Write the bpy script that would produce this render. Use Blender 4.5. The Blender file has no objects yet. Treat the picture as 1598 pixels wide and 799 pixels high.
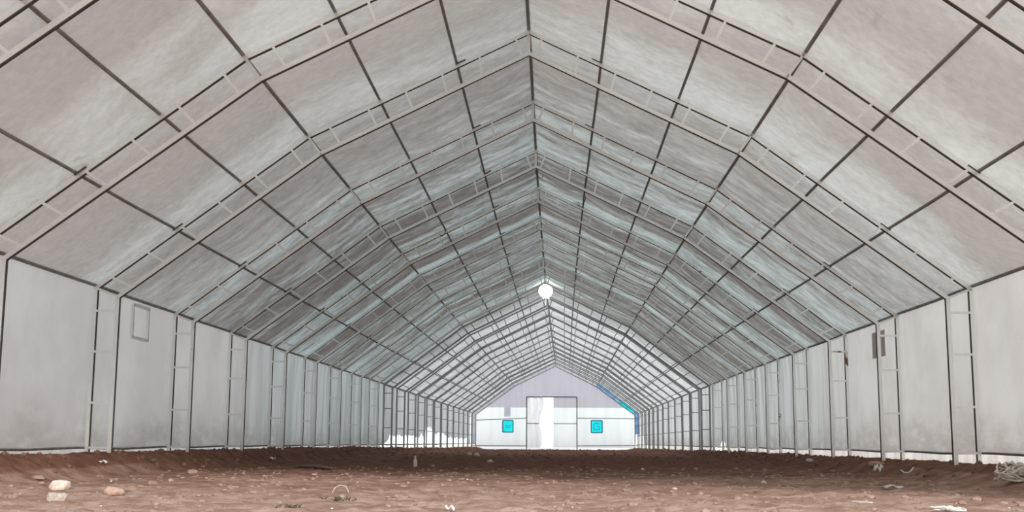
import bpy, bmesh, math, random
from mathutils import Vector, Matrix, noise, Euler

random.seed(7)
SC = bpy.context.scene
COL = SC.collection

# ------------------------------------------------------------------ camera
F_PX = 1875.6
CAM = Vector((0.349, 0.0, 0.45))
PITCH, YAW, ROLL = 0.1538, 0.0347, 0.006
cam_d = bpy.data.cameras.new('camera')
cam_d.sensor_width = 36.0
cam_d.lens = F_PX / 1598.0 * 36.0
cam_d.clip_end = 1000
cam = bpy.data.objects.new('camera', cam_d)
COL.objects.link(cam)
RM = Matrix.Rotation(YAW, 4, 'Z') @ Matrix.Rotation(math.pi / 2 + PITCH, 4, 'X') @ Matrix.Rotation(ROLL, 4, 'Z')
cam.matrix_world = Matrix.Translation(CAM) @ RM
SC.camera = cam

# ------------------------------------------------------------------ sky, sun, exposure
world = bpy.data.worlds.new('overcast_sky')
SC.world = world
world.use_nodes = True
bg = world.node_tree.nodes['Background']
bg.inputs['Color'].default_value = (0.93, 0.97, 1.0, 1)
bg.inputs['Strength'].default_value = 1.15
sun_d = bpy.data.lights.new('hazy_sun', 'SUN')
sun_d.energy = 3.0
sun_d.angle = math.radians(12)
sun_d.color = (1.0, 0.94, 0.86)
sun = bpy.data.objects.new('hazy_sun', sun_d)
COL.objects.link(sun)
sun.location = (22, -60, 30)
sun.rotation_euler = Vector((-0.30, 0.86, -0.40)).to_track_quat('-Z', 'Y').to_euler()
vs = SC.view_settings
vs.view_transform = 'Standard'
vs.look = 'None'
vs.exposure = 0.15
vs.gamma = 1.0
vs.use_curve_mapping = False


# ------------------------------------------------------------------ material helpers
def new_mat(name):
    m = bpy.data.materials.new(name)
    m.use_nodes = True
    nt = m.node_tree
    nt.nodes.clear()
    out = nt.nodes.new('ShaderNodeOutputMaterial')
    return m, nt, out


class G:
    """small node-graph writer"""
    def __init__(s, nt):
        s.nt = nt

    def n(s, t, **kw):
        nd = s.nt.nodes.new(t)
        for k, v in kw.items():
            setattr(nd, k, v)
        return nd

    def put(s, sock, v):
        if isinstance(v, bpy.types.NodeSocket):
            s.nt.links.new(v, sock)
        else:
            sock.default_value = v

    def pos(s):
        return s.n('ShaderNodeNewGeometry').outputs['Position']

    def vmul(s, v, k):
        nd = s.n('ShaderNodeVectorMath', operation='MULTIPLY')
        s.put(nd.inputs[0], v)
        nd.inputs[1].default_value = k
        return nd.outputs[0]

    def noise(s, v, scale, detail=4, rough=0.55, dist=0.0):
        nd = s.n('ShaderNodeTexNoise')
        s.put(nd.inputs['Vector'], v)
        nd.inputs['Scale'].default_value = scale
        nd.inputs['Detail'].default_value = detail
        nd.inputs['Roughness'].default_value = rough
        nd.inputs['Distortion'].default_value = dist
        return nd.outputs['Fac']

    def mrange(s, v, a, b, c=0.0, d=1.0, smooth=True):
        nd = s.n('ShaderNodeMapRange')
        if smooth:
            nd.interpolation_type = 'SMOOTHSTEP'
        s.put(nd.inputs[0], v)
        for i, k in enumerate((a, b, c, d)):
            nd.inputs[i + 1].default_value = k
        return nd.outputs[0]

    def math(s, op, a, b=0.0):
        nd = s.n('ShaderNodeMath', operation=op)
        s.put(nd.inputs[0], a)
        s.put(nd.inputs[1], b)
        return nd.outputs[0]

    def mix(s, f, a, b, blend='MIX'):
        nd = s.n('ShaderNodeMix', data_type='RGBA', blend_type=blend)
        s.put(nd.inputs[0], f)
        s.put(nd.inputs[6], a if isinstance(a, bpy.types.NodeSocket) else tuple(a) + (1,))
        s.put(nd.inputs[7], b if isinstance(b, bpy.types.NodeSocket) else tuple(b) + (1,))
        return nd.outputs[2]

    def sep(s, v):
        nd = s.n('ShaderNodeSeparateXYZ')
        s.put(nd.inputs[0], v)
        return nd.outputs


def fabric_shader(g, out, col, trans, fac=0.5, bump=None):
    d = g.n('ShaderNodeBsdfDiffuse')
    t = g.n('ShaderNodeBsdfTranslucent')
    g.put(d.inputs['Color'], col)
    g.put(t.inputs['Color'], trans)
    mx = g.n('ShaderNodeMixShader')
    mx.inputs[0].default_value = fac
    g.nt.links.new(d.outputs[0], mx.inputs[1])
    g.nt.links.new(t.outputs[0], mx.inputs[2])
    if bump is not None:
        b = g.n('ShaderNodeBump')
        b.inputs['Strength'].default_value = 0.5
        b.inputs['Distance'].default_value = 0.05
        g.put(b.inputs['Height'], bump)
        g.nt.links.new(b.outputs[0], d.inputs['Normal'])
        g.nt.links.new(b.outputs[0], t.inputs['Normal'])
    g.nt.links.new(mx.outputs[0], out.inputs[0])


def mat_roof():
    m, nt, out = new_mat('roof_tarpaulin')
    g = G(nt)
    p = g.pos()
    y = g.sep(p)[1]
    cloud = g.noise(p, 0.55, 6, 0.6, 0.4)
    band = g.noise(g.vmul(p, (0.10, 1.0, 0.10)), 0.75, 3, 0.5, 0.15)
    blot = g.noise(g.vmul(p, (0.55, 1.0, 0.55)), 3.5, 7, 0.72, 0.3)
    streak = g.noise(g.vmul(p, (0.12, 1.0, 0.12)), 3.2, 5, 0.7)
    fine = g.noise(p, 9.0, 4, 0.7)
    far = g.mrange(y, 12.0, 25.0)                 # streaky sheets further in
    end_glow = g.mrange(y, 42.0, 50.0)                 # beyond the lamp, daylight from the far end painted as brighter sheet colour
    # the sheet is paler where it lies over each arch, darker in mid-bay
    fr = g.math('FRACT', g.math('DIVIDE', g.math('SUBTRACT', g.math('ADD', y, g.math('MULTIPLY', cloud, 1.6)), 16.9), 3.518))
    arch_tone = g.math('ABSOLUTE', g.math('SUBTRACT', fr, 0.5))        # 0 mid-bay .. 0.5 over the arch
    big = g.noise(g.vmul(p, (0.6, 1.0, 0.6)), 0.33, 4, 0.55, 0.5)
    # near sheets: warm grey with pale patches
    t1 = g.mrange(g.math('ADD', g.math('MULTIPLY', arch_tone, 0.55), g.math('ADD', g.math('MULTIPLY', big, 0.75), g.math('MULTIPLY', blot, 0.22))), 0.54, 0.80)
    near_c = g.mix(t1, (0.485, 0.455, 0.435), (0.665, 0.67, 0.65))
    # middle sheets: teal grey and dark streaks
    t2 = g.mrange(g.math('ADD', g.math('MULTIPLY', band, 0.62), g.math('ADD', g.math('MULTIPLY', streak, 0.30), g.math('ADD', g.math('MULTIPLY', arch_tone, 0.16), g.math('MULTIPLY', blot, 0.22)))), 0.52, 0.72)
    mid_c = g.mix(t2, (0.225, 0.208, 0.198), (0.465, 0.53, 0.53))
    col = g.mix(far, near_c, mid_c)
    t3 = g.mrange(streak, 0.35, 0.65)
    end_lit_c = g.mix(t3, (0.66, 0.70, 0.72), (0.90, 0.93, 0.95))
    col = g.mix(end_glow, col, end_lit_c)
    line = g.mrange(g.noise(g.vmul(p, (0.05, 1.0, 0.05)), 9.0, 3, 0.6), 0.58, 0.66)
    line = g.math('MULTIPLY', line, g.math('MULTIPLY', g.mrange(y, 20.0, 30.0), g.mrange(cloud, 0.35, 0.55)))
    col = g.mix(g.math('MULTIPLY', line, 0.75), col, (0.13, 0.13, 0.12))
    stain = g.mrange(g.noise(p, 1.3, 7, 0.7, 0.8), 0.60, 0.74)
    col = g.mix(g.math('MULTIPLY', stain, 0.55), col, (0.33, 0.28, 0.235))
    fleck = g.math('MULTIPLY', g.mrange(fine, 0.30, 0.70, 0.92, 1.06), g.mrange(g.math('ADD', g.math('MULTIPLY', g.math('SUBTRACT', blot, 0.5), far), 0.5), 0.3, 0.7, 0.76, 1.22))
    col = g.mix(1.0, col, fleck, 'MULTIPLY')
    fabric_shader(g, out, g.mix(1.0, col, (1.18, 1.18, 1.18), 'MULTIPLY'), col, 0.45, g.math('MULTIPLY', streak, far))
    return m


def mat_wall():
    m, nt, out = new_mat('wall_tarpaulin')
    g = G(nt)
    p = g.pos()
    s = g.sep(p)
    cloud = g.noise(p, 0.7, 5, 0.6)
    drape = g.noise(g.vmul(p, (1.0, 1.0, 0.12)), 2.4, 4, 0.6)
    c = g.mix(g.mrange(cloud, 0.35, 0.68), (0.66, 0.635, 0.625), (0.76, 0.74, 0.73))
    c = g.mix(g.mrange(drape, 0.35, 0.7, 0.0, 0.12), c, (0.80, 0.80, 0.80))
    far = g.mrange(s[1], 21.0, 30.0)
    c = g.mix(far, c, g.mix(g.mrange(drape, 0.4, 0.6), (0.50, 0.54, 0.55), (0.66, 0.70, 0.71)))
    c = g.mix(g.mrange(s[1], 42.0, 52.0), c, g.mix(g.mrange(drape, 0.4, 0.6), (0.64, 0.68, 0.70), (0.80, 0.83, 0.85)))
    # mud splashed up from the ground, ragged upper edge
    h = g.math('ADD', s[2], g.math('MULTIPLY', g.noise(p, 0.8, 6, 0.65), -1.6))
    mud = g.mrange(h, -0.45, 0.25, 0.45, 0.0)
    mud = g.math('MULTIPLY', mud, g.mrange(g.noise(g.vmul(p, (1, 1, 3.0)), 1.5, 6, 0.7), 0.3, 0.6))
    c = g.mix(mud, c, (0.36, 0.32, 0.29))
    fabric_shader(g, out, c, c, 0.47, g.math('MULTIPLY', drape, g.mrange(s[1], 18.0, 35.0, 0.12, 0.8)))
    return m


def mat_fabric(name, col, fac=0.5, var=0.12, stretch=(1, 1, 0.1), scale=2.5):
    m, nt, out = new_mat(name)
    g = G(nt)
    p = g.pos()
    d = g.noise(g.vmul(p, stretch), scale, 4, 0.6)
    lo = tuple(k * (1 - var) for k in col)
    hi = tuple(min(1, k * (1 + var)) for k in col)
    c = g.mix(g.mrange(d, 0.35, 0.65), lo, hi)
    fabric_shader(g, out, c, c, fac, d)
    return m


def mat_solid(name, col, rough=0.6, metal=0.0, var=0.2, scale=6.0, rust=None, bump=0.0, col2=None):
    m, nt, out = new_mat(name)
    g = G(nt)
    b = g.n('ShaderNodeBsdfPrincipled')
    p = g.pos()
    n1 = g.noise(p, scale, 6, 0.65)
    c2 = col2 or tuple(k * (1 - var) for k in col)
    c = g.mix(g.mrange(n1, 0.35, 0.65), c2, col)
    if rust:
        r = g.mrange(g.noise(p, 1.1, 8, 0.75, 0.5), rust, rust + 0.07)
        c = g.mix(r, c, (0.20, 0.10, 0.065))
    g.put(b.inputs['Base Color'], c)
    b.inputs['Roughness'].default_value = rough
    b.inputs['Metallic'].default_value = metal
    if bump:
        bn = g.n('ShaderNodeBump')
        bn.inputs['Distance'].default_value = bump
        bn.inputs['Strength'].default_value = 0.8
        g.put(bn.inputs['Height'], g.noise(p, scale * 3, 6, 0.7))
        nt.links.new(bn.outputs[0], b.inputs['Normal'])
    nt.links.new(b.outputs[0], out.inputs[0])
    return m


def mat_soil():
    m, nt, out = new_mat('red_soil')
    g = G(nt)
    b = g.n('ShaderNodeBsdfPrincipled')
    p = g.pos()
    s = g.sep(p)
    big = g.noise(p, 0.5, 6, 0.62, 0.6)
    med = g.noise(p, 3.0, 6, 0.7)
    fin = g.noise(p, 22.0, 5, 0.75)
    dry = g.mix(g.mrange(med, 0.35, 0.68), (0.37, 0.225, 0.17), (0.64, 0.48, 0.41))
    dry = g.mix(g.mrange(fin, 0.55, 0.75, 0, 0.5), dry, (0.66, 0.53, 0.46))
    dry = g.mix(g.mrange(fin, 0.22, 0.42, 0.5, 0.0), dry, (0.20, 0.12, 0.09))
    damp_shade = g.mix(g.mrange(med, 0.3, 0.7), (0.135, 0.064, 0.044), (0.27, 0.135, 0.09))
    # trodden dry crust darkening inward as painted daylight falloff; wet dug soil along walls
    e = g.math('ADD', s[1], g.math('MULTIPLY', g.math('ABSOLUTE', s[0]), 0.35))
    e = g.math('ADD', e, g.math('MULTIPLY', big, 16.0))
    k = g.mrange(e, 16.0, 31.0)
    k = g.math('MAXIMUM', k, g.mrange(g.math('ADD', s[2], g.math('MULTIPLY', big, 0.12)), 0.12, 0.2))
    c = g.mix(k, dry, damp_shade)
    g.put(b.inputs['Base Color'], c)
    b.inputs['Roughness'].default_value = 0.95
    b.inputs['Specular IOR Level'].default_value = 0.15
    bn = g.n('ShaderNodeBump')
    bn.inputs['Distance'].default_value = 0.06
    bn.inputs['Strength'].default_value = 0.9
    g.put(bn.inputs['Height'], g.math('ADD', g.math('MULTIPLY', med, 0.6), g.math('MULTIPLY', fin, 0.5)))
    nt.links.new(bn.outputs[0], b.inputs['Normal'])
    nt.links.new(b.outputs[0], out.inputs[0])
    return m


def mat_emit(name, col, strength):
    m, nt, out = new_mat(name)
    e = nt.nodes.new('ShaderNodeEmission')
    e.inputs[0].default_value = tuple(col) + (1,)
    e.inputs[1].default_value = strength
    nt.links.new(e.outputs[0], out.inputs[0])
    return m


M = dict(
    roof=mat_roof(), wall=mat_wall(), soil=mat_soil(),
    skirt=mat_fabric('skirt_sheet', (0.90, 0.88, 0.84), 0.72),
    end_white=mat_fabric('end_sheet', (0.93, 0.99, 1.0), 0.95, 0.05),
    gable=mat_fabric('gable_sheet', (0.76, 0.735, 0.81), 0.52, 0.03),
    curtain=mat_fabric('curtain_sheet', (0.98, 0.98, 1.0), 0.92, 0.04, (3, 1, 0.6), 3),
    blue=mat_fabric('blue_sheet', (0.32, 0.56, 0.96), 0.8, 0.25, (1, 1, 1), 2.0),
    cyan=mat_fabric('cyan_pane', (0.03, 0.92, 0.98), 0.9, 0.10, (1, 1, 1), 1.0),
    grey_sheet=mat_fabric('grey_sheet', (0.80, 0.81, 0.86), 0.6, 0.06),
    vent=mat_fabric('vent_flap', (0.80, 0.73, 0.71), 0.25, 0.08),
    steel=mat_solid('painted_steel', (0.97, 0.96, 0.935), 0.27, 0.6, 0.06, 3.0, rust=0.63),
    pipe=mat_solid('dark_pipe', (0.27, 0.26, 0.235), 0.55, 0.0, 0.35, 4.0, rust=0.62),
    clamp=mat_solid('clamp_steel', (0.15, 0.14, 0.125), 0.6, 0.2, 0.3, 8.0),
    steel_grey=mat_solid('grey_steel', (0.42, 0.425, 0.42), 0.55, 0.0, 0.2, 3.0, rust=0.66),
    edge=mat_solid('edge_shade_dark', (0.07, 0.065, 0.058), 0.7, 0.0, 0.3, 5.0),  # near-black colour that paints shade along the chords' inward edge
    rail=mat_solid('rail_steel', (0.20, 0.185, 0.165), 0.6, 0.2, 0.4, 5.0),
    white=mat_solid('white_paint', (0.94, 0.935, 0.92), 0.5, 0.0, 0.04),
    blueframe=mat_solid('blue_frame', (0.05, 0.36, 0.66), 0.4, 0.0, 0.2),
    stone_w=mat_solid('white_stone', (0.83, 0.76, 0.69), 0.9, 0, 0.35, 14, bump=0.01, col2=(0.60, 0.47, 0.38)),
    stone_g=mat_solid('grey_stone', (0.68, 0.63, 0.59), 0.9, 0, 0.4, 10, bump=0.01, col2=(0.38, 0.30, 0.25)),
    stone_b=mat_solid('brown_rock', (0.60, 0.44, 0.36), 0.95, 0, 0.4, 8, bump=0.015, col2=(0.33, 0.21, 0.16)),
    clod=mat_solid('soil_clod', (0.25, 0.135, 0.095), 0.95, 0, 0.4, 10, bump=0.01),
    clod_dry=mat_solid('dry_clod', (0.47, 0.325, 0.265), 0.95, 0, 0.4, 10, bump=0.01),
    wood=mat_solid('dark_wood', (0.15, 0.095, 0.07), 0.85, 0, 0.4, 20),
    plastic=mat_solid('white_plastic', (0.85, 0.82, 0.77), 0.45, 0, 0.12, 8),
    rope=mat_solid('white_rope', (0.80, 0.74, 0.65), 0.8, 0, 0.25, 20),
    grass=mat_solid('dry_grass', (0.13, 0.125, 0.065), 0.8, 0, 0.4, 9),
    outside=mat_solid('outside_ground', (0.70, 0.68, 0.64), 0.95, 0, 0.2, 0.8),
    lamp=mat_emit('lamp_glow', (1.0, 0.99, 0.97), 9.0),
)


# ------------------------------------------------------------------ object helpers
def link(name, me, parent=None, mat=None):
    o = bpy.data.objects.new(name, me)
    COL.objects.link(o)
    if mat and me is not None:
        if not me.materials:
            me.materials.append(mat)
    if parent:
        o.parent = parent
    return o


def empty(name, loc=(0, 0, 0)):
    o = bpy.data.objects.new(name, None)
    o.empty_display_size = 0.2
    o.location = loc
    COL.objects.link(o)
    return o


def tag(o, label=None, cat=None, group=None, kind=None):
    if label:
        o['label'] = label
    if cat:
        o['category'] = cat
    if group:
        o['group'] = group
    if kind:
        o['kind'] = kind
    return o


def mesh(name, verts, faces, smooth=False):
    me = bpy.data.meshes.new(name)
    me.from_pydata(verts, [], faces)
    if smooth:
        me.polygons.foreach_set('use_smooth', [True] * len(faces))
    me.update()
    return me


QF = [(0, 1, 2, 3), (7, 6, 5, 4), (0, 4, 5, 1), (1, 5, 6, 2), (2, 6, 7, 3), (3, 7, 4, 0)]


def beam_v(a, b, w, h, up):
    """8 verts of a square tube from a to b; w across, h along 'up'"""
    a, b = Vector(a), Vector(b)
    d = (b - a).normalized()
    s = d.cross(Vector(up)).normalized()
    u = s.cross(d).normalized()
    r = []
    for p in (a, b):
        for i, j in ((-1, -1), (1, -1), (1, 1), (-1, 1)):
            r.append(tuple(p + s * (i * w / 2) + u * (j * h / 2)))
    return r


def beam_me(name, a, b, w, h=None, up=(0, 1, 0)):
    return mesh(name, beam_v(a, b, w, h or w, up), QF)


def join_beams(name, lst):
    V, Fc = [], []
    for args in lst:
        o = len(V)
        V += beam_v(*args)
        Fc += [tuple(o + k for k in f) for f in QF]
    return mesh(name, V, Fc)


def tube_me(name, pts, r, n=8, cap=True, radii=None):
    V, Fc = [], []
    pts = [Vector(p) for p in pts]
    ref = Vector((0, 0, 1))
    for i, p in enumerate(pts):
        t = (pts[min(i + 1, len(pts) - 1)] - pts[max(i - 1, 0)]).normalized()
        if abs(t.dot(ref)) > 0.95:
            ref = Vector((1, 0, 0))
        s = t.cross(ref).normalized()
        u = s.cross(t).normalized()
        rr = radii[i] if radii else r
        for k in range(n):
            a = 2 * math.pi * k / n
            V.append(tuple(p + s * math.cos(a) * rr + u * math.sin(a) * rr))
    for i in range(len(pts) - 1):
        for k in range(n):
            Fc.append((i * n + k, i * n + (k + 1) % n, (i + 1) * n + (k + 1) % n, (i + 1) * n + k))
    if cap:
        Fc.append(tuple(range(n - 1, -1, -1)))
        Fc.append(tuple((len(pts) - 1) * n + k for k in range(n)))
    return mesh(name, V, Fc, True)


def sm(a, b, x):
    t = min(1.0, max(0.0, (x - a) / (b - a)))
    return t * t * (3 - 2 * t)


# ------------------------------------------------------------------ the tent's geometry (metres)
ZC = CAM.z
HW = 6.0                                     # half width, outer chord
EZ, KX, KZ, AZ = 2.088 + ZC, 3.105, 4.2415 + ZC, 5.755 + ZC       # outer eave, knee, ridge
IEX, IEZ, IKX, IKZ, IAZ = 5.687, 1.963 + ZC, 2.922, 3.994 + ZC, 5.437 + ZC
SP = 3.518
Y1 = 16.40
N0, N1 = -2, 21                              # frame numbers in view and at the far gable


def fy(k):
    return Y1 + (k - 1) * SP


YF, YB = fy(N0), fy(N1)
YEND = YB + 0.25
T1, T2, T4, T5 = 0.3724, 0.6845, 0.328, 0.678


def bend(y):
    return 0.38 * sm(24, 110, y) * 1.6 if y > 24 else 0.0


def ground(x, y):
    """height of the soil floor"""
    bx = x - bend(y)
    k = 1 - 0.62 * sm(34, 66, y)
    h = 0.24 * k * sm(5.05, 5.75, abs(bx)) + (0.03 if bx < 0 else -0.035) * sm(5.05, 5.7, abs(bx)) * k
    h += 0.035 * noise.noise(Vector((x * 0.45, y * 0.30, 3.1)))
    h += 0.022 * noise.noise(Vector((x * 1.7, y * 1.3, 7.7)))
    h -= 0.06 * sm(50, 86, y) * (1 - sm(5.0, 5.7, abs(bx)))
    h += 0.05 * sm(40, 60, y) * max(0, noise.noise(Vector((x * 0.9, y * 0.2, 1.3))))
    return h


def pix_ray(px, py):
    v = RM.to_3x3() @ Vector(((px - 799.0) / F_PX, (399.5 - py) / F_PX, -1.0))
    return v.normalized()


def on_ground(px, py):
    """the point of the floor seen at a given spot"""
    v = pix_ray(px, py)
    t = 5.0
    while t < 100:
        p = CAM + v * t
        if p.z <= ground(p.x, p.y):
            return Vector((p.x, p.y, ground(p.x, p.y)))
        t += 0.03
    return Vector((p.x, p.y, ground(p.x, p.y)))


# ------------------------------------------------------------------ floor
def build_floor():
    ys = [-12, -8, -4, 0, 2, 4, 5]
    y = 6.0
    while y < YEND + 0.6:
        ys.append(y)
        y += max(0.045, y * 0.0062)
    ys.append(YEND + 0.8)
    nx = 200
    V, Fc = [], []
    for y in ys:
        for i in range(nx + 1):
            x = -6.5 + 13.0 * i / nx
            x += bend(y)
            z = ground(x, y)
            if y > 5:
                z += 0.022 * noise.noise(Vector((x * 4, y * 3, 0))) + 0.018 * noise.noise(Vector((x * 11, y * 8, 5))) + 0.010 * noise.noise(Vector((x * 24, y * 17, 9)))
            V.append((x, y, z))
    for j in range(len(ys) - 1):
        for i in range(nx):
            a = j * (nx + 1) + i
            Fc.append((a, a + 1, a + nx + 2, a + nx + 1))
    o = link('floor', mesh('floor', V, Fc, True), None, M['soil'])
    tag(o, 'reddish brown bare soil floor of the long tent, rough and littered', kind='structure')
    # ground outside the tent: a wide ring
    R = 400
    v2 = [(-R, -R, 0.05), (R, -R, 0.05), (R, R, 0.05), (-R, R, 0.05),
          (-6.4, -11.9, 0.0), (6.4, -11.9, 0.0), (6.9, YEND + 0.7, 0.0), (-5.9, YEND + 0.7, 0.0)]
    f2 = [(0, 1, 5, 4), (1, 2, 6, 5), (2, 3, 7, 6), (3, 0, 4, 7)]
    o = link('outside_ground', mesh('outside_ground', v2, f2), None, M['outside'])
    tag(o, 'pale ground outside the tent, seen beyond the open far door', kind='structure')


build_floor()

# ------------------------------------------------------------------ roof sheeting: one panel per bay and side
OFF = 0.065


def roof_pt(side, s, y):
    """s: 0 eave, 1 knee, 2 ridge (on the sheet, just outside the outer chords)"""
    E, K, A = Vector((HW + OFF, 0, EZ + 0.03)), Vector((KX + OFF * .8, 0, KZ + OFF * .8)), Vector((0, 0, AZ + OFF * 1.1))
    if s <= 1:
        p = E.lerp(K, s)
        nrm = Vector((-(E - K).z, 0, (E - K).x)).normalized()
        fr = [0, T1, T2, 1]
        t = s
    else:
        p = K.lerp(A, s - 1)
        nrm = Vector((-(K - A).z, 0, (K - A).x)).normalized()
        fr = [0, T4, T5, 1]
        t = s - 1
    seg = next(i for i in range(3) if t <= fr[i + 1] + 1e-9)
    u = (t - fr[seg]) / (fr[seg + 1] - fr[seg])
    v = ((y - YF) / SP) % 1.0
    sag = 0.035 * math.sin(math.pi * u) * (0.3 + 0.7 * math.sin(math.pi * v))
    k = sm(17, 28, y) * max(0.0, math.sin(math.pi * u)) ** 0.5
    wr = 0.013 * noise.noise(Vector((s * 1.2 + side * 5, y * 3.1, 2.0))) + 0.008 * noise.noise(Vector((s * 2.0, y * 7.0, side * 9.0)))
    q = p - nrm * (sag - k * wr)
    return (side * q.x + bend(y), y, q.z)


ceiling = tag(empty('ceiling', (0, YF, AZ)), 'grey translucent tarpaulin roof stretched over the steel arches', kind='structure')
S_ST = []
for a, fr in ((0, (0, T1, T2, 1)), (1, (0, T4, T5, 1))):
    for i in range(3):
        for k in range(6):
            S_ST.append(a + fr[i] + (fr[i + 1] - fr[i]) * k / 6)
S_ST.append(2.0)
for k in range(N0, N1):
    for side in (-1, 1):
        ny = 22
        V, Fc = [], []
        ya, yb = fy(k), fy(k + 1)
        if k == N1 - 1:
            yb = YEND
        for j in range(ny + 1):
            y = ya + (yb - ya) * j / ny
            for s in S_ST:
                p = roof_pt(side, s, y)
                V.append((p[0], p[1] - YF, p[2] - AZ))
        n = len(S_ST)
        for j in range(ny):
            for i in range(n - 1):
                a = j * n + i
                Fc.append((a, a + 1, a + n + 1, a + n))
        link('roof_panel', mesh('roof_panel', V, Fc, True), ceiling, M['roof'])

# ------------------------------------------------------------------ side walls: one sheet per bay, a skirt strip under the base rail
RAIL_Z = 0.345


def gap(side, y):
    """lower edge of the wall sheet: torn up along the far left side, small holes on the right"""
    z = RAIL_Z - 0.01
    if side < 0:
        t = sm(45, 47.5, y) * (1 - sm(84, 85.5, y))
        j = noise.noise(Vector((y * 0.9, 4.0, 0))) * 0.22 + noise.noise(Vector((y * 2.7, 9.0, 0))) * 0.12
        pk = 0.5 * math.exp(-((y - 60.5) / 1.7) ** 2) + 0.3 * math.exp(-((y - 66) / 3) ** 2)
        z += t * max(0.08, 0.36 + j + pk)
    else:
        z += 0.22 * math.exp(-((y - 41.8) / 0.55) ** 4)
        z += 0.65 * sm(83.2, 83.6, y)
    return z


def wall_x(side, y, z):
    v = ((y - YF) / SP) % 1.0
    b = 0.02 * noise.noise(Vector((y * 1.1, z * 0.5, side * 3.0))) + 0.012 * noise.noise(Vector((y * 4.0, z * 0.8, side * 5.0)))
    lo = 0.02 * noise.noise(Vector((y * 2.2, z * 6.0, side))) * (1 - sm(0.4, 0.9, z))
    return side * (HW + OFF + 0.028 * (1 - sm(EZ - 0.5, EZ, z)) + math.sin(math.pi * v) * 0.5 * (b + lo) - 0.01 * math.sin(math.pi * v)) + bend(y)


for side, nm in ((-1, 'wall_left'), (1, 'wall_right')):
    w = tag(empty(nm, (side * HW, YF, 0)), 'pale tarpaulin side wall on the %s of the tent' % ('left' if side < 0 else 'right'), kind='structure')
    for k in range(N0, N1):
        ya, yb = fy(k), (fy(k + 1) if k < N1 - 1 else YEND)
        ny, nz = 28, 14
        V, Fc = [], []
        for j in range(ny + 1):
            y = ya + (yb - ya) * j / ny
            z0 = gap(side, y)
            for i in range(nz + 1):
                z = z0 + (EZ + 0.03 - z0) * (i / nz)
                V.append((wall_x(side, y, z) - side * HW, y - YF, z))
        for j in range(ny):
            for i in range(nz):
                a = j * (nz + 1) + i
                Fc.append((a, a + 1, a + nz + 2, a + nz + 1))
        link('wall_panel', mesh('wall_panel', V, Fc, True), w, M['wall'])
        if (side < 0 and ya > 43) or (side > 0 and (yb > 83 or abs((ya + yb) / 2 - 41.8) < 1.8)):
            continue
        V, Fc = [], []
        for j in range(ny + 1):
            y = ya + (yb - ya) * j / ny
            for i in range(4):
                z = -0.05 + (RAIL_Z + 0.01 + 0.05) * i / 3
                V.append((wall_x(side, y, z) - side * HW - side * 0.015 * (1 - i / 3), y - YF, z))
        for j in range(ny):
            for i in range(3):
                a = j * 4 + i
                Fc.append((a, a + 1, a + 5, a + 4))
        link('skirt_strip', mesh('skirt_strip', V, Fc, True), w, M['skirt'])

# ------------------------------------------------------------------ steel arches
ORD = ['first', 'second', 'third', 'fourth', 'fifth', 'sixth', 'seventh', 'eighth', 'ninth', 'tenth', 'eleventh', 'twelfth',
       'thirteenth', 'fourteenth', 'fifteenth', 'sixteenth', 'seventeenth', 'eighteenth', 'nineteenth', 'twentieth',
       'twenty-first', 'twenty-second', 'twenty-third', 'twenty-fourth', 'twenty-fifth']
TW = 0.052


def lerp2(a, b, t):
    return (a[0] + (b[0] - a[0]) * t, a[1] + (b[1] - a[1]) * t)


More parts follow.
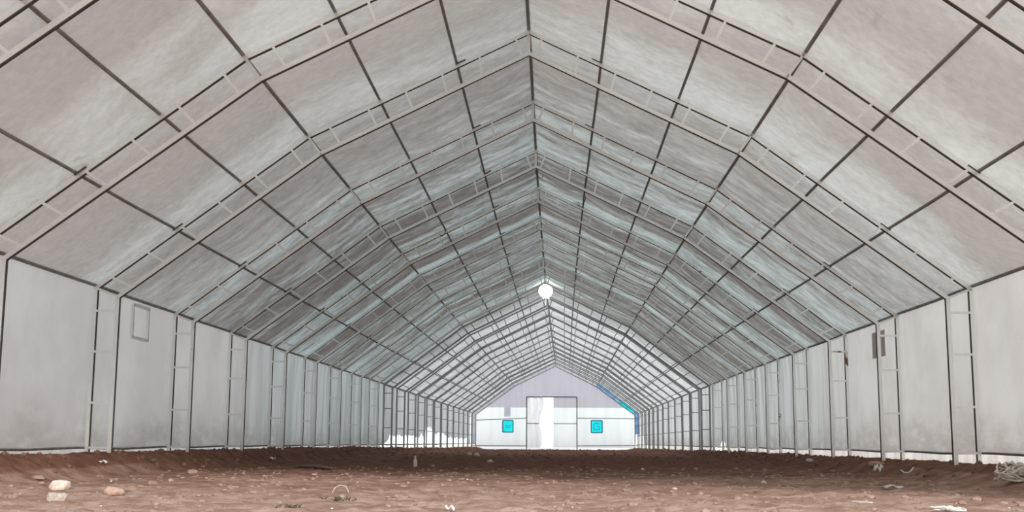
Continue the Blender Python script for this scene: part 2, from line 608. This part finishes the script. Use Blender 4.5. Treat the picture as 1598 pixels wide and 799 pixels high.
def arch_template():
    """list of (part name, mesh, material): meshes shared by all arches"""
    L = []
    oE, oK, oA = (HW, EZ), (KX, KZ), (0, AZ)
    iE, iK, iA = (IEX, IEZ), (IKX, IKZ), (0, IAZ)

    def P(p, s):
        return (s * p[0], 0, p[1])
    ext = TW * 0.2
    for s in (-1, 1):
        L.append(('post', beam_me('post_outer', P((HW, -0.1), s), P(oE, s), TW), 'steel'))
        L.append(('post', beam_me('post_inner', P((IEX, -0.1), s), P(iE, s), TW + .004), 'steel'))
        for a, b in ((oE, oK), (oK, oA), (iE, iK), (iK, iA)):
            a2, b2 = lerp2(a, b, -0.004), lerp2(a, b, 1.004)
            L.append(('rafter', beam_me('rafter', P(a2, s), P(b2, s), TW), 'steel'))
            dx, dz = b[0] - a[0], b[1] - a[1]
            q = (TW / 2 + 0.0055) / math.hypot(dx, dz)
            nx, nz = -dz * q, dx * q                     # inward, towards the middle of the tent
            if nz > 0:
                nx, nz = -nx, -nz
            L.append(('edge_shade', beam_me('edge_shade', P((a[0] + nx, a[1] + nz), s), P((max(0.0, b[0] + nx), b[1] + nz), s), 0.011, 0.03, (0, 1, 0)), 'edge'))  # added dark strip, draws the shade of the chord's inward face
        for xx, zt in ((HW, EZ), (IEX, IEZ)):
            L.append(('edge_shade', beam_me('edge_shade', P((xx - TW / 2 - 0.0055, -0.1), s), P((xx - TW / 2 - 0.0055, zt - 0.02), s), 0.011, 0.03, (0, 1, 0)), 'edge'))  # same painted shade strip on the posts
        # rungs
        rw = 0.032

        def P(p, s):
            return (s * p[0], -0.016, p[1])
        for t in (0.14, 0.385, 0.69, 0.955):
            z = EZ + (0.24 - EZ) * t
            L.append(('rung', beam_me('rung', P((HW, z), s), P((IEX, z), s), rw), 'steel'))
        L.append(('rung', beam_me('rung', P(oE, s), P(iE, s), rw), 'steel'))
        for t in (0.07, 0.236, 0.40, 0.57, 0.745, 0.917):
            L.append(('rung', beam_me('rung', P(lerp2(oE, oK, t), s), P(lerp2(iE, iK, t), s), rw), 'steel'))
        L.append(('rung', beam_me('rung', P(oK, s), P(iK, s), rw), 'steel'))
        for t in (0.096, 0.27, 0.44, 0.605, 0.775):
            L.append(('rung', beam_me('rung', P(lerp2(oK, oA, t), s), P(lerp2(iK, iA, t), s), rw), 'steel'))
        L.append(('ridge_strut', beam_me('ridge_strut', P(lerp2(oK, oA, 0.94), s), P(lerp2(iK, iA, 0.97), s), rw), 'steel'))
        # clamps holding the purlins to the outer chord
        for a, b, t in ((oE, oK, T1), (oK, oA, T5)):
            d = 0.10 / math.hypot(b[0] - a[0], b[1] - a[1])
            q0, q1 = lerp2(a, b, t - d * 0.4), lerp2(a, b, t + d * 1.2)
            c = beam_v((s * q0[0], -0.04, q0[1] + 0.03), (s * q1[0], -0.04, q1[1] + 0.03), 0.014, 0.02, (0, 1, 0))
            L.append(('purlin_clamp', mesh('purlin_clamp', c, QF), 'clamp'))
    L.append(('ridge_post', beam_me('ridge_post', (0, 0, AZ), (0, 0, IAZ), 0.045), 'steel'))
    return L


TPL = arch_template()
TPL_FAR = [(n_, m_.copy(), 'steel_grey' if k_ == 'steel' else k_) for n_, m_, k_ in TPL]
rj = random.Random(3)
for k in range(N0, N1 + 1):
    y = fy(k) + (rj.uniform(-.03, .03) if k > 0 else 0)
    root = empty('steel_arch', (bend(y), y, 0))
    n = k - N0
    if k == N1:
        lab = 'farthest steel arch, standing against the bright end wall'
    elif n == 0:
        lab = 'steel ladder arch closest to the viewer, at the open front of the tent'
    else:
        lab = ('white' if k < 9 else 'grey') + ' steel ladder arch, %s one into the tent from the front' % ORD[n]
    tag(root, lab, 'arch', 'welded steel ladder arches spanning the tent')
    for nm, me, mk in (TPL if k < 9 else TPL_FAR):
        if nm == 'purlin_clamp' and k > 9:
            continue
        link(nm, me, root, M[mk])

# ------------------------------------------------------------------ purlins
PR = 0.021


def purlin(x, z, label, r=PR, y0=YF - 0.2, y1=YB + 0.15, seed=0, mat='pipe', name='roof_purlin', step=1.76, wob=0.012):
    pts = []
    y = y0
    while y < y1 + 0.01:
        f = ((y - YF) / SP) % 1.0
        w = wob * math.sin(math.pi * f) ** 2
        pts.append((x + bend(y) + w * noise.noise(Vector((y * .7, seed, 0))), y, z + w * noise.noise(Vector((y * .7, seed, 5))) - w * .6))
        y += step
    c = Vector(pts[0])
    o = link(name, tube_me(name, [tuple(Vector(p) - c) for p in pts], r, 8), None, M[mat])
    o.location = c
    tag(o, label, 'purlin' if name == 'roof_purlin' else 'rail', 'dark pipes running the length of the tent' if name == 'roof_purlin' else None)
    return o


pn = 0.028
purlin(0, AZ + 0.05, 'dark ridge pipe running along the peak of the roof', 0.026, seed=1)
for s, sd in ((-1, 'left'), (1, 'right')):
    oE, oK, oA = (HW, EZ), (KX, KZ), (0, AZ)
    n1 = (EZ - KZ, -(HW - KX)); l1 = math.hypot(*n1); n1 = (-n1[0] / l1, -n1[1] / l1)
    n2 = (KZ - AZ, -KX); l2 = math.hypot(*n2); n2 = (-n2[0] / l2, -n2[1] / l2)
    for i, (a, b, t, nr, what) in enumerate((
            (oE, oK, 0.0, n1, 'dark eave pipe where the %s wall meets the roof'),
            (oE, oK, T1, n1, 'dark roof pipe on the %s slope, first above the eave'),
            (oE, oK, T2, n1, 'dark roof pipe on the %s slope, second above the eave'),
            (oE, oK, 1.0, n1, 'dark roof pipe along the bend in the %s slope'),
            (oK, oA, T4, n2, 'dark roof pipe on the %s slope, first above the bend'),
            (oK, oA, T5, n2, 'dark roof pipe on the %s slope, nearest the ridge'))):
        p = lerp2(a, b, t)
        off = 0.052
        purlin(s * (p[0] + nr[0] * off), p[1] + nr[1] * off, what % sd, 0.024 if t in (0.0, 1.0) else PR, seed=i + 10 * s)
    # base rail along the foot of the wall
    purlin(s * (HW + 0.05), RAIL_Z, 'thin dark base rail along the foot of the %s wall' % sd, 0.016, seed=33 * s, mat='rail',
           name='base_rail', wob=0.03)

# ------------------------------------------------------------------ far end wall
EB = bend(YB)
YW = YEND


def ex(px):
    """metres across the end wall"""
    return (px - 863.1) / 1876.0 * 86.7 + 0.349


def ez(py):
    return ZC + (690.6 - py) / 1876.0 * 86.7


DL, DR, DTOP = ex(822), ex(900), ez(620.5)
GZ = ez(637)
wall_back = tag(empty('wall_back', (EB, YW, 0)), 'far end wall of pale sheeting with a tall central doorway', kind='structure')


def sheet(name, poly, y, mat, parent, origin, thick=0.012):
    """flat sheet with a polygon outline in x-z"""
    n = len(poly)
    V = [(x - origin[0], y - origin[1], z - origin[2]) for x, z in poly]
    Fc = [tuple(range(n))]
    return link(name, mesh(name, V, Fc), parent, M[mat])


WO = (EB, YW, 0)


def roof_z(x):
    """roof height above |x| from the centre line"""
    a = abs(x - EB)
    if a > IKX:
        return IEZ + (IKZ - IEZ) * (IEX - a) / (IEX - IKX)
    return KZ + (AZ - KZ) * (KX - a) / KX


xg = IEX - (GZ - IEZ) / (IKZ - IEZ) * (IEX - IKX)
# white lower sheets, hung as separate lengths
left_edges = [EB - IEX, ex(785), ex(801), DL]
WINS = {ex(785): (ez(675), ez(657)), ex(922): (ez(675), ez(656.5))}
right_edges = [DR, ex(922), ex(939), EB + IEX]
for ed in (left_edges, right_edges):
    for a, b in zip(ed[:-1], ed[1:]):
        top = [(b, min(GZ, roof_z(b))), (a, min(GZ, roof_z(a)))]
        for xx in (EB - xg, EB + xg):
            if a < xx < b:
                top.insert(1, (xx, GZ))
        zb = 0.1
        poly = [(a, zb), (b, zb)] + top
        if a in WINS:                                    # opening for the window
            w0, w1 = WINS[a]
            sheet('end_panel', [(a, zb), (b, zb), (b, w0), (a, w0)], YW, 'end_white', wall_back, WO)
            poly = [(a, w1), (b, w1)] + top
        sheet('end_panel', poly, YW, 'end_white', wall_back, WO)
# lavender gable sheet over the upper part (doorway cut out below)
for poly in ([(EB - xg, GZ), (DL, GZ), (DL, DTOP), (EB, DTOP), (EB, AZ), (EB - KX, KZ), (EB - IKX, IKZ)],
             [(EB, DTOP), (DR, DTOP), (DR, GZ), (EB + xg, GZ), (EB + IKX, IKZ), (EB + KX, KZ), (EB, AZ)]):
    sheet('gable_panel', poly, YW, 'gable', wall_back, WO)
sheet('gable_tab', [(ex(787), ez(651)), (ex(797), ez(651)), (ex(797), GZ), (ex(787), GZ)], YW - 0.03, 'gable', wall_back, WO)
# rails of the end wall
for nm, a, b, w in (
        ('end_post', (DL, -0.1), (DL, DTOP), 0.07), ('end_post', (DR, -0.1), (DR, DTOP), 0.07),
        ('door_head', (DL, DTOP), (DR, DTOP), 0.07),
        ('end_rail', (EB - HW, ez(657)), (DL, ez(653.5)), 0.05), ('end_rail', (DR, ez(653)), (EB + HW - 0.1, ez(653.5)), 0.05),
        ('end_rail', (EB - HW, ez(696)), (DL, ez(696)), 0.05), ('end_rail', (DR, ez(695.5)), (EB + HW - 0.1, ez(694.5)), 0.05)):
    me = beam_me(nm, (a[0] - EB, -0.06, a[1]), (b[0] - EB, -0.06, b[1]), w)
    link(nm, me, wall_back, M['rail'])

# door: a crumpled curtain on the left, an open gap, a plain leaf on the right
door = tag(empty('door_1', (DL, YW, 0)), 'tall doorway in the far wall, bright daylight in its open gap', kind='structure')
gl, gr = ex(846), ex(863.5)
V, Fc = [], []
NX, NZ = 26, 30
for i in range(NX + 1):
    for j in range(NZ + 1):
        u, v = i / NX, j / NZ
        x = DL + (gl - DL) * u * (1 + 0.10 * math.sin(v * 9) * u - 0.12 * (1 - v) * u)
        yy = YW - 0.08 + 0.09 * math.sin(u * 15 + 3.5 * v + 2 * noise.noise(Vector((u * 3, v * 4, 0)))) * (0.3 + 0.7 * u)
        V.append((x - DL, yy - YW, 0.08 + (DTOP - 0.1) * v))
for i in range(NX):
    for j in range(NZ):
        a = i * (NZ + 1) + j
        Fc.append((a, a + NZ + 1, a + NZ + 2, a + 1))
link('door_curtain', mesh('door_curtain', V, Fc, True), door, M['curtain'])
DO = (DL, YW, 0)
leaf = sheet('door_leaf', [(gr, 0.1), (DR, 0.1), (DR, GZ), (gr, GZ)], YW, 'end_white', door, DO)
sheet('leaf_top', [(gr, GZ), (DR, GZ), (DR, DTOP), (gr, DTOP)], YW + 0.004, 'gable', door, DO)
link('leaf_rail', beam_me('leaf_rail', (gr - DL, -0.05, ez(661.5)), (DR - DL, -0.05, ez(661.5)), 0.045), door, M['rail'])
link('leaf_rail', beam_me('leaf_rail', (0, -0.12, ez(661.5)), (ex(841) - DL, -0.12, ez(661.5)), 0.045), door, M['rail'])


def window(n, x0, x1, z0, z1, label, bars):
    w = tag(empty('window_%d' % n, ((x0 + x1) / 2, YW - 0.02, (z0 + z1) / 2)), label, kind='structure')
    a, b = (x1 - x0) / 2, (z1 - z0) / 2
    fw = 0.09
    me = mesh('pane', [(-a, -.02, -b), (a, -.02, -b), (a, -.02, b), (-a, -.02, b)], [(0, 1, 2, 3)])
    link('pane', me, w, M['cyan'])
    for p, q in (((-a, -b), (a, -b)), ((a, -b), (a, b)), ((a, b), (-a, b)), ((-a, b), (-a, -b))):
        link('window_frame', beam_me('window_frame', (p[0], -.05, p[1]), (q[0], -.05, q[1]), fw * 0.85, 0.05), w, M['blueframe'])
    for p, q in bars:
        link('glazing_bar', beam_me('glazing_bar', (p[0] * a, -.05, p[1] * b), (q[0] * a, -.05, q[1] * b), 0.035, 0.035), w, M['blueframe'])


window(1, ex(785), ex(801), ez(675), ez(657), 'small square turquoise window left of the far doorway',
       (((-0.5, 0.12), (0.6, 0.12)), ((-0.5, -0.2), (0.6, -0.2))))
window(2, ex(922), ex(939), ez(675), ez(656.5), 'small square turquoise window right of the far doorway, nested square bars',
       (((-0.5, 0.5), (0.5, 0.5)), ((-0.5, 0.5), (-0.5, -0.5)), ((-0.5, -0.5), (0.5, -0.5)), ((0.5, -0.5), (0.5, 0.0)), ((0.0, 0.0), (0.5, 0.0))))

# sheets closing the last arch between its two chords
yb = YB - 0.05


def strip(name, pts_o, pts_i, mat, label, cat):
    V, Fc = [], []
    for o_, i_ in zip(pts_o, pts_i):
        V += [(o_[0], 0, o_[1]), (i_[0], 0, i_[1])]
    for k in range(len(pts_o) - 1):
        if not (name == 'blue_sheet' and k == 1):
            Fc.append((2 * k, 2 * k + 1, 2 * k + 3, 2 * k + 2))
    o = link(name, mesh(name, V, Fc), None, M[mat])
    o.location = (EB, yb, 0)
    tag(o, label, cat)
    return o


oe, ok, ie, ik = (HW, EZ), (KX, KZ), (IEX, IEZ), (IKX, IKZ)
strip('blue_sheet', [ok, lerp2(oe, ok, .42), lerp2(oe, ok, .12), oe, (HW, 1.05)],
      [ik, lerp2(ie, ik, .42), lerp2(ie, ik, .12), ie, (IEX, 1.05)], 'blue',
      'blue plastic sheet down the right side of the farthest arch', 'sheet')
strip('grey_sheet', [(-KX, KZ), (-HW, EZ), (-HW, 0.3)], [(-IKX, IKZ), (-IEX, IEZ), (-IEX, 0.3)], 'grey_sheet',
      'grey plastic sheet down the left side of the farthest arch', 'sheet')
cy = strip('cyan_patch', [lerp2(oe, ok, .42), lerp2(oe, ok, .12)], [lerp2(ie, ik, .42), lerp2(ie, ik, .12)], 'cyan',
           'bright cyan patch let into the blue sheet near the far right eave', 'patch')


# ------------------------------------------------------------------ wall vents
def vent(n, side, y0, y1, z0, z1, mat, fmat, label):
    x = side * (HW + 0.02)
    w = tag(empty('window_%d' % n, (x, (y0 + y1) / 2, (z0 + z1) / 2)), label, kind='structure')
    a, b = (y1 - y0) / 2, (z1 - z0) / 2
    me = mesh('flap', beam_v((0, -a, 0), (0, a, 0), 0.012, 2 * b, (0, 0, 1)), QF)
    if mat:
        link('flap', me, w, M[mat])
    if fmat:
        for p, q in (((-a, -b), (a, -b)), ((a, -b), (a, b)), ((a, b), (-a, b)), ((-a, b), (-a, -b))):
            link('vent_frame', beam_me('vent_frame', (-side * .02, p[0], p[1]), (-side * .02, q[0], q[1]), 0.045, 0.04, (1, 0, 0)), w, M[fmat])


vent(3, -1, 17.88, 18.58, 1.535 + ZC, 2.03 + ZC, None, 'white', 'small white framed vent high on the left wall between two arches')
vent(4, 1, 20.75, 21.55, 1.50 + ZC, 1.95 + ZC, 'vent', None, 'small dull brownish vent flap high on the right wall')


# ------------------------------------------------------------------ lamp at the ridge
def lamp():
    y = 43.2
    z = AZ - 0.34
    root = tag(empty('hanging_lamp', (bend(y), y, z)), 'glowing round lamp hanging just under the roof ridge', 'lamp')
    bm = bmesh.new()
    bmesh.ops.create_uvsphere(bm, u_segments=20, v_segments=12, radius=0.25)
    me = bpy.data.meshes.new('globe')
    bm.to_mesh(me)
    bm.free()
    me.polygons.foreach_set('use_smooth', [True] * len(me.polygons))
    link('globe', me, root, M['lamp'])
    link('socket', tube_me('socket', [(0, 0, 0.25), (0, 0, 0.28), (0, 0, 0.31)], 0.06, 12, radii=[0.06, 0.07, 0.03]), root, M['clamp'])
    link('cord', tube_me('cord', [(0, 0, 0.31), (0.004, 0, 0.36)], 0.008, 6), root, M['clamp'])
    for a in range(5):
        t = 2 * math.pi * a / 5 + 0.3
        c, s = math.cos(t), math.sin(t)
        link('guard_wire', tube_me('guard_wire', [(0.10 * c, 0.10 * s, -0.215), (0.16 * c, 0.16 * s, -0.34), (0.13 * c, 0.13 * s, -0.47), (0.05 * c, 0.05 * s, -0.55)], 0.009, 5), root, M['steel'])


lamp()


# ------------------------------------------------------------------ things on the floor
def rock_me(name, sx, sy, sz, seed, rough=0.35, sub=2, angular=False):
    bm = bmesh.new()
    bmesh.ops.create_icosphere(bm, subdivisions=sub, radius=1.0)
    for v in bm.verts:
        n = noise.noise(v.co * 1.3 + Vector((seed * 7.1, seed, 0)))
        n2 = noise.noise(v.co * 3.1 + Vector((seed, seed * 3.3, 2)))
        c = v.co * (1 + rough * n + rough * 0.4 * n2)
        if angular:
            c = Vector([math.copysign(abs(k) ** 0.55, k) for k in c])
        v.co = Vector((c.x * sx / 2, c.y * sy / 2, max(-0.35, c.z) * sz * 0.6))
    me = bpy.data.meshes.new(name)
    bm.to_mesh(me)
    bm.free()
    me.polygons.foreach_set('use_smooth', [not angular] * len(me.polygons))
    return me


def scale_at(p):
    return (p - CAM).length / F_PX           # metres per pixel at that spot


def rock(name, px, py, w, h, mat, label, seed, angular=False, cat='stone', group=None, rough=0.35, depth=0.8, sub=2):
    p = on_ground(px, py)
    k = scale_at(p)
    o = link(name, rock_me(name, w * k, w * k * depth, h * k, seed, rough, sub, angular), None, M[mat])
    o.location = p + Vector((0, w * k * 0.3, h * k * 0.18))
    o.rotation_euler = (0, 0, random.uniform(-.4, .4))
    tag(o, label, cat, group)
    return o


rock('white_stone', 90, 764, 26, 17, 'stone_w', 'white blocky stone lying on the soil at lower left', 1, True)
rock('grey_stone', 85, 784, 33, 17, 'stone_g', 'grey white broken stone just in front of the white block', 2, True, depth=0.6)
rock('brown_rock', 175, 773, 30, 15, 'stone_b', 'rounded brown rock to the right of the two pale stones', 3)
rock('pinkish_rock', 202, 767, 28, 9, 'stone_b', 'low pinkish rock right behind the brown rock', 4)
rock('pale_clod', 56, 748, 20, 7, 'clod_dry', 'low pale lump of earth near the left edge', 5, cat='clod')
rock('pale_clod', 298, 740, 18, 9, 'clod_dry', 'pale lump of earth below the third left wall post', 6, cat='clod')
rock('pale_clod', 237, 757, 16, 8, 'clod_dry', 'pale lump of earth right of the pinkish rock', 7, cat='clod')
rock('pink_stone', 675, 729, 6, 6, 'stone_b', 'tiny pink stone right of the standing white bottle', 8)
rock('pale_stone', 765, 722, 11, 6, 'stone_w', 'flat pale stone in front of the far doorway, left of centre', 9, rough=0.5)
rock('pale_stone', 733, 711, 7, 7, 'stone_w', 'small pale stone by the foot of the far left corner', 10)
rock('pale_stone', 744, 712, 10, 7, 'stone_w', 'pale curled lump by the far left corner, right of a smaller one', 11)
rock('white_pebble', 1003, 734, 5, 5, 'stone_w', 'tiny white pebble on the dark soil right of the middle', 12)
rock('brown_mound', 1369, 727, 26, 9, 'stone_b', 'rounded brown rock at the foot of the right wall', 13)
rock('grey_stone', 1264, 721, 12, 7, 'stone_g', 'small grey stone on the dark bank by the right wall', 14)
rock('pale_stone', 1192, 755, 9, 6, 'stone_w', 'small pale stone on the right side of the trodden floor', 15)
rock('pale_stone', 1053, 764, 10, 4, 'stone_w', 'flat pale stone on bare soil right of centre', 16)
rock('dark_stone', 547, 770, 5, 4, 'clod', 'tiny dark stone right of the pale plastic loop', 17)
rock('dark_stone', 681, 770, 5, 4, 'clod', 'tiny dark stone in the foreground left of the middle', 18)
rock('dark_stone', 723, 769, 5, 4, 'clod', 'tiny dark stone, the right one of a foreground pair', 19)
rock('dark_stone', 1180, 770, 6, 5, 'clod', 'tiny dark stone below the small pale stone at right', 20)
rock('dark_stone', 1177, 790, 8, 5, 'clod', 'dark lump of earth at the bottom edge, right of centre', 21)

# scattered pebbles nobody could tell apart, each its own object
rp = random.Random(11)
peb = [rock_me('pebble', 1, 1, 0.75, 50 + i, 0.4, 1) for i in range(5)]
for i in range(70):
    px = rp.uniform(15, 1585)
    py = 745 + 53 * rp.random() ** 0.7
    p = on_ground(px, py)
    me = peb[i % 5].copy()
    s = rp.uniform(2.0, 5.0) * scale_at(p)
    o = link('pebble', me, None, M['stone_w'] if rp.random() < 0.4 else M['clod_dry'])
    o.scale = (s, s * rp.uniform(.7, 1.2), s)
    o.rotation_euler = (0, 0, rp.uniform(0, 6))
    o.location = p + Vector((0, 0, s * 0.12))
    tag(o, 'one of the tiny pale pebbles scattered over the foreground soil', 'pebble', 'pebbles on the foreground soil')


def clods():
    """crumbly lumps of dug soil along the walls and across the far floor"""
    r = random.Random(5)
    base = []
    for i in range(4):
        me = rock_me('tmp', 1, 1, 0.9, 90 + i, 0.5, 1)
        base.append(([tuple(v.co) for v in me.vertices], [tuple(p.vertices) for p in me.polygons]))
        bpy.data.meshes.remove(me)
    for nm, mat, cnt, lab in (('dug_soil', 'clod', 2600, 'dark crumbs of dug soil heaped along both walls and the far floor'),
                              ('dry_crumbs', 'clod_dry', 3200, 'dry pale crumbs of earth over the trodden foreground')):
        V, Fc = [], []
        for _ in range(cnt):
            if nm == 'dug_soil':
                u = r.random()
                if u < 0.55:
                    sd = r.choice((-1, 1))
                    y = 9 + 60 * r.random() ** 1.5
                    x = sd * r.uniform(5.25, 5.95) + bend(y)
                else:
                    y = r.uniform(24, 84)
                    x = r.uniform(-5.7, 5.7) + bend(y)
                s = r.uniform(0.02, 0.085) * (1 + 0.010 * y)
            else:
                y = 7.5 + 14 * r.random() ** 1.4
                x = r.uniform(-5.2, 5.2)
                s = 0.012 + 0.075 * r.random() ** 2.5
            if any((x - q.x) ** 2 + (y - q.y) ** 2 < (0.55 if nm == 'dug_soil' else 0.25) for q in AVOID):
                continue
            fk = ((y - YF) / SP + 0.5) % 1.0 - 0.5
            if abs(fk * SP) < 0.13 and abs(x - bend(y)) > 5.5:
                continue
            z = ground(x, y)
            bv, bf = base[r.randrange(4)]
            a = r.uniform(0, 6.28)
            c, sn = math.cos(a), math.sin(a)
            o = len(V)
            sz = s * (r.uniform(.6, 1.0) if nm == 'dug_soil' else r.uniform(.3, .6))
            V += [(x + s * (p[0] * c - p[1] * sn), y + s * (p[0] * sn + p[1] * c), z + sz * (p[2] + 0.08)) for p in bv]
            Fc += [tuple(o + q for q in f) for f in bf]
        ob = link(nm, mesh(nm, V, Fc), None, M[mat])
        tag(ob, lab, 'soil', kind='stuff')



def stick(name, pts_px, r, mat, label, cat, lift=None, taper=True):
    pts = []
    for i, (px, py) in enumerate(pts_px):
        p = on_ground(px, py)
        pts.append(p + Vector((0, 0, r + (lift[i] if lift else 0))))
    c = pts[0].copy()
    # refine
    fine = []
    for i in range(len(pts) - 1):
        p0, p1, p2, p3 = pts[max(i - 1, 0)], pts[i], pts[i + 1], pts[min(i + 2, len(pts) - 1)]
        for t in (0, .25, .5, .75):
            fine.append(0.5 * ((2 * p1) + (p2 - p0) * t + (2 * p0 - 5 * p1 + 4 * p2 - p3) * t * t + (3 * p1 - p0 - 3 * p2 + p3) * t ** 3))
    fine.append(pts[-1])
    n = len(fine)
    rad = [r * (0.55 + 0.45 * math.sin(math.pi * (i + .5) / n)) if taper else r for i in range(n)]
    o = link(name, tube_me(name, [tuple(q - c) for q in fine], r, 7, radii=rad), None, M[mat])
    o.location = c
    tag(o, label, cat)
    return o


stick('dark_stick', [(459, 731), (475, 731.5), (495, 732.5), (519, 735)], 0.035, 'wood', 'dark weathered stick lying on the soil left of the middle', 'stick')
st = stick('pale_stick', [(1328, 785), (1345, 787), (1362, 787.5)], 0.010, 'rope', 'thin pale stick on the foreground soil at right', 'stick')

p = on_ground(528, 770)
k = scale_at(p)
arc = [(math.cos(math.pi * (1 - t)) * 9 * k + 6 * k * t * t, 0.06 * math.sin(t * 3), max(0, math.sin(math.pi * t * 0.97)) * 11 * k + 0.004) for t in [i / 14 for i in range(15)]]
o = link('plastic_loop', tube_me('plastic_loop', arc, 0.0045, 6), None, M['stone_g'])
o.location = p
tag(o, 'pale plastic loop arching out of the foreground soil', 'loop')


def bottle():
    p = on_ground(648, 729)
    k = scale_at(p)
    H = 17 * k
    root = tag(empty('plastic_bottle', p), 'small white plastic bottle standing upright on the dark soil', 'bottle')
    prof = [(0, 0.30), (0.04, 0.32), (0.45, 0.32), (0.55, 0.30), (0.68, 0.2), (0.78, 0.13), (0.86, 0.12)]
    link('body', tube_me('body', [(0, 0, z * H) for z, r in prof], 0.1, 14, radii=[r * H * 0.55 for z, r in prof]), root, M['plastic'])
    link('cap', tube_me('cap', [(0, 0, 0.86 * H), (0, 0, 0.99 * H)], 0.09 * H, 12), root, M['white'])


bottle()


def scrap(name, px, py, w, h, seed, label, mat='plastic', cat='scrap', curl=1.0, n=10):
    """crumpled piece of thin sheet with folds"""
    p = on_ground(px, py)
    k = scale_at(p)
    r = random.Random(seed)
    V, Fc = [], []
    for i in range(n + 1):
        for j in range(n + 1):
            u, v = i / n - .5, j / n - .5
            edge = 1 + 0.35 * noise.noise(Vector((u * 4 + seed, v * 4, 1)))
            x = u * w * k * edge
            y = v * w * k * 0.7 * edge
            z = (0.5 + 0.5 * noise.noise(Vector((u * 3.5 + seed * 2, v * 3.5, seed)))) * h * k * curl * (1 - 1.2 * (u * u + v * v)) + h * k * 0.45 * abs(math.sin(u * 5 + seed))
            V.append((x, y, max(0.003, z)))
    for i in range(n):
        for j in range(n):
            a = i * (n + 1) + j
            Fc.append((a, a + n + 1, a + n + 2, a + 1))
    me = mesh(name, V, Fc, False)
    o = link(name, me, None, M[mat])
    o.location = p
    md = o.modifiers.new('thickness', 'SOLIDIFY')
    md.thickness = 0.004
    tag(o, label, cat)
    return o


scrap('paper_scrap', 161, 725, 11, 6, 1, 'small white paper scrap at the foot of the left wall post')
scrap('paper_scrap', 424, 719, 12, 5, 2, 'small white scrap on the dark bank by the left wall')
scrap('paper_scrap', 1372, 741, 13, 15, 3, 'crumpled white paper below the brown rock at right')
scrap('paper_scrap', 702, 798, 14, 9, 4, 'white crumpled scrap at the bottom edge left of centre')
scrap('paper_scrap', 1392, 763, 26, 6, 5, 'torn pale scraps of sacking on the soil at right', 'rope')
stick('curled_strip', [(1406, 737), (1411, 739), (1419, 739), (1426, 734)], 0.012, 'plastic', 'curled pale strip of plastic beside the crumpled white paper', 'strip', lift=[0.02, 0, 0, 0.03])


# tangle of plastic cord in front, a pile of rope by the right wall
def tangle(name, px, py, wpx, hpx, n, r, seed, label, mat, cat, part):
    p = on_ground(px, py)
    k = scale_at(p)
    root = tag(empty(name, p), label, cat)
    rr = random.Random(seed)
    for i in range(n):
        cx, cyy = rr.uniform(-.28, .28) * wpx * k, rr.uniform(-.15, .15) * wpx * k
        ra, rb = rr.uniform(.18, .34) * wpx * k, rr.uniform(.12, .25) * wpx * k
        hh = rr.uniform(.3, 1.0) * hpx * k
        ph, tilt = rr.uniform(0, 6.28), rr.uniform(0, 6.28)
        pts = []
        m = 26
        for j in range(m + 1):
            a = 2 * math.pi * j / m * rr.choice((1, 1)) * 0.93
            x = cx + ra * math.cos(a + ph)
            y = cyy + rb * math.sin(a + ph)
            z = r + max(0, hh * (0.5 + 0.5 * math.cos(a + tilt))) * (0.75 + 0.25 * noise.noise(Vector((j * .4, i, seed))))
            pts.append((x, y, z))
        link(part, tube_me(part, pts, r, 6), root, M[mat])
    return root


tangle('rope_pile', 1584, 752, 74, 36, 15, 0.010, 4, 'pile of tangled white rope at the foot of the right wall', 'rope', 'rope', 'rope_coil')
tangle('cord_tangle', 1492, 799, 66, 10, 4, 0.007, 9, 'flat tangle of pale plastic cord at the bottom right', 'plastic', 'cord', 'cord_loop')
p = on_ground(1555, 745)
o = link('white_peg', tube_me('white_peg', [(0, 0, 0), (0.004, 0, 0.05), (0.004, 0, 0.052), (0.004, 0, 0.075)], 0.01, 8, radii=[.008, .008, .017, .015]), None, M['white'])
o.location = p
tag(o, 'small white peg standing left of the rope pile', 'peg')


def tuft(px, py, seed, label):
    p = on_ground(px, py)
    root = tag(empty('grass_tuft', p), label, 'grass')
    r = random.Random(seed)
    for i in range(26):
        a = r.uniform(0, 6.28)
        h = r.uniform(.01, .035)
        d = r.uniform(0.0, .09)
        b = Vector((math.cos(a) * d * 1.6, math.sin(a) * d, 0))
        t = b + Vector((r.uniform(-.05, .05), r.uniform(-.04, .04), h))
        link('blade', tube_me('blade', [tuple(b), tuple(b.lerp(t, .5) + Vector((0, 0, h * .15))), tuple(t)], 0.004, 4, radii=[.005, .004, .001]), root, M['grass'])


tuft(528, 781, 1, 'small dull green weed tuft under the pale plastic loop')
tuft(451, 795, 2, 'small dull green weed tuft at the bottom edge on the left')

AVOID = [Vector((o.matrix_basis @ o.data.vertices[i].co)) for o in COL.objects if o.get('category') == 'stick' for i in range(0, len(o.data.vertices), 7)]
AVOID += [(o.location.copy()) for o in COL.objects if o.get('category') in ('rope', 'cord', 'stick', 'stone', 'bottle', 'scrap', 'strip', 'peg', 'loop', 'clod', 'grass')]
clods()

# ------------------------------------------------------------------ bent wire hooks left hanging from the roof pipes
HK = tube_me('wire_hook', [(0, 0, 0.03), (0.03, 0, 0), (0.02, 0, -0.08), (-0.03, 0, -0.15), (-0.10, 0, -0.16), (-0.14, 0, -0.10)], 0.008, 5)
HK.materials.append(M['clamp'])
rh = random.Random(21)
for o in [q for q in COL.objects if q.name.startswith('roof_purlin') and ('ridge' in q['label'] or 'above the bend' in q['label'])]:
    for i in range(3):
        y = rh.uniform(22, 42)
        h = bpy.data.objects.new('wire_hook', HK)
        COL.objects.link(h)
        h.parent = o
        h.location = (bend(y) - bend(YF), y - o.location.y, -0.02)
        h.rotation_euler = (0, 0, rh.choice((0, math.pi)) + rh.uniform(-.5, .5))
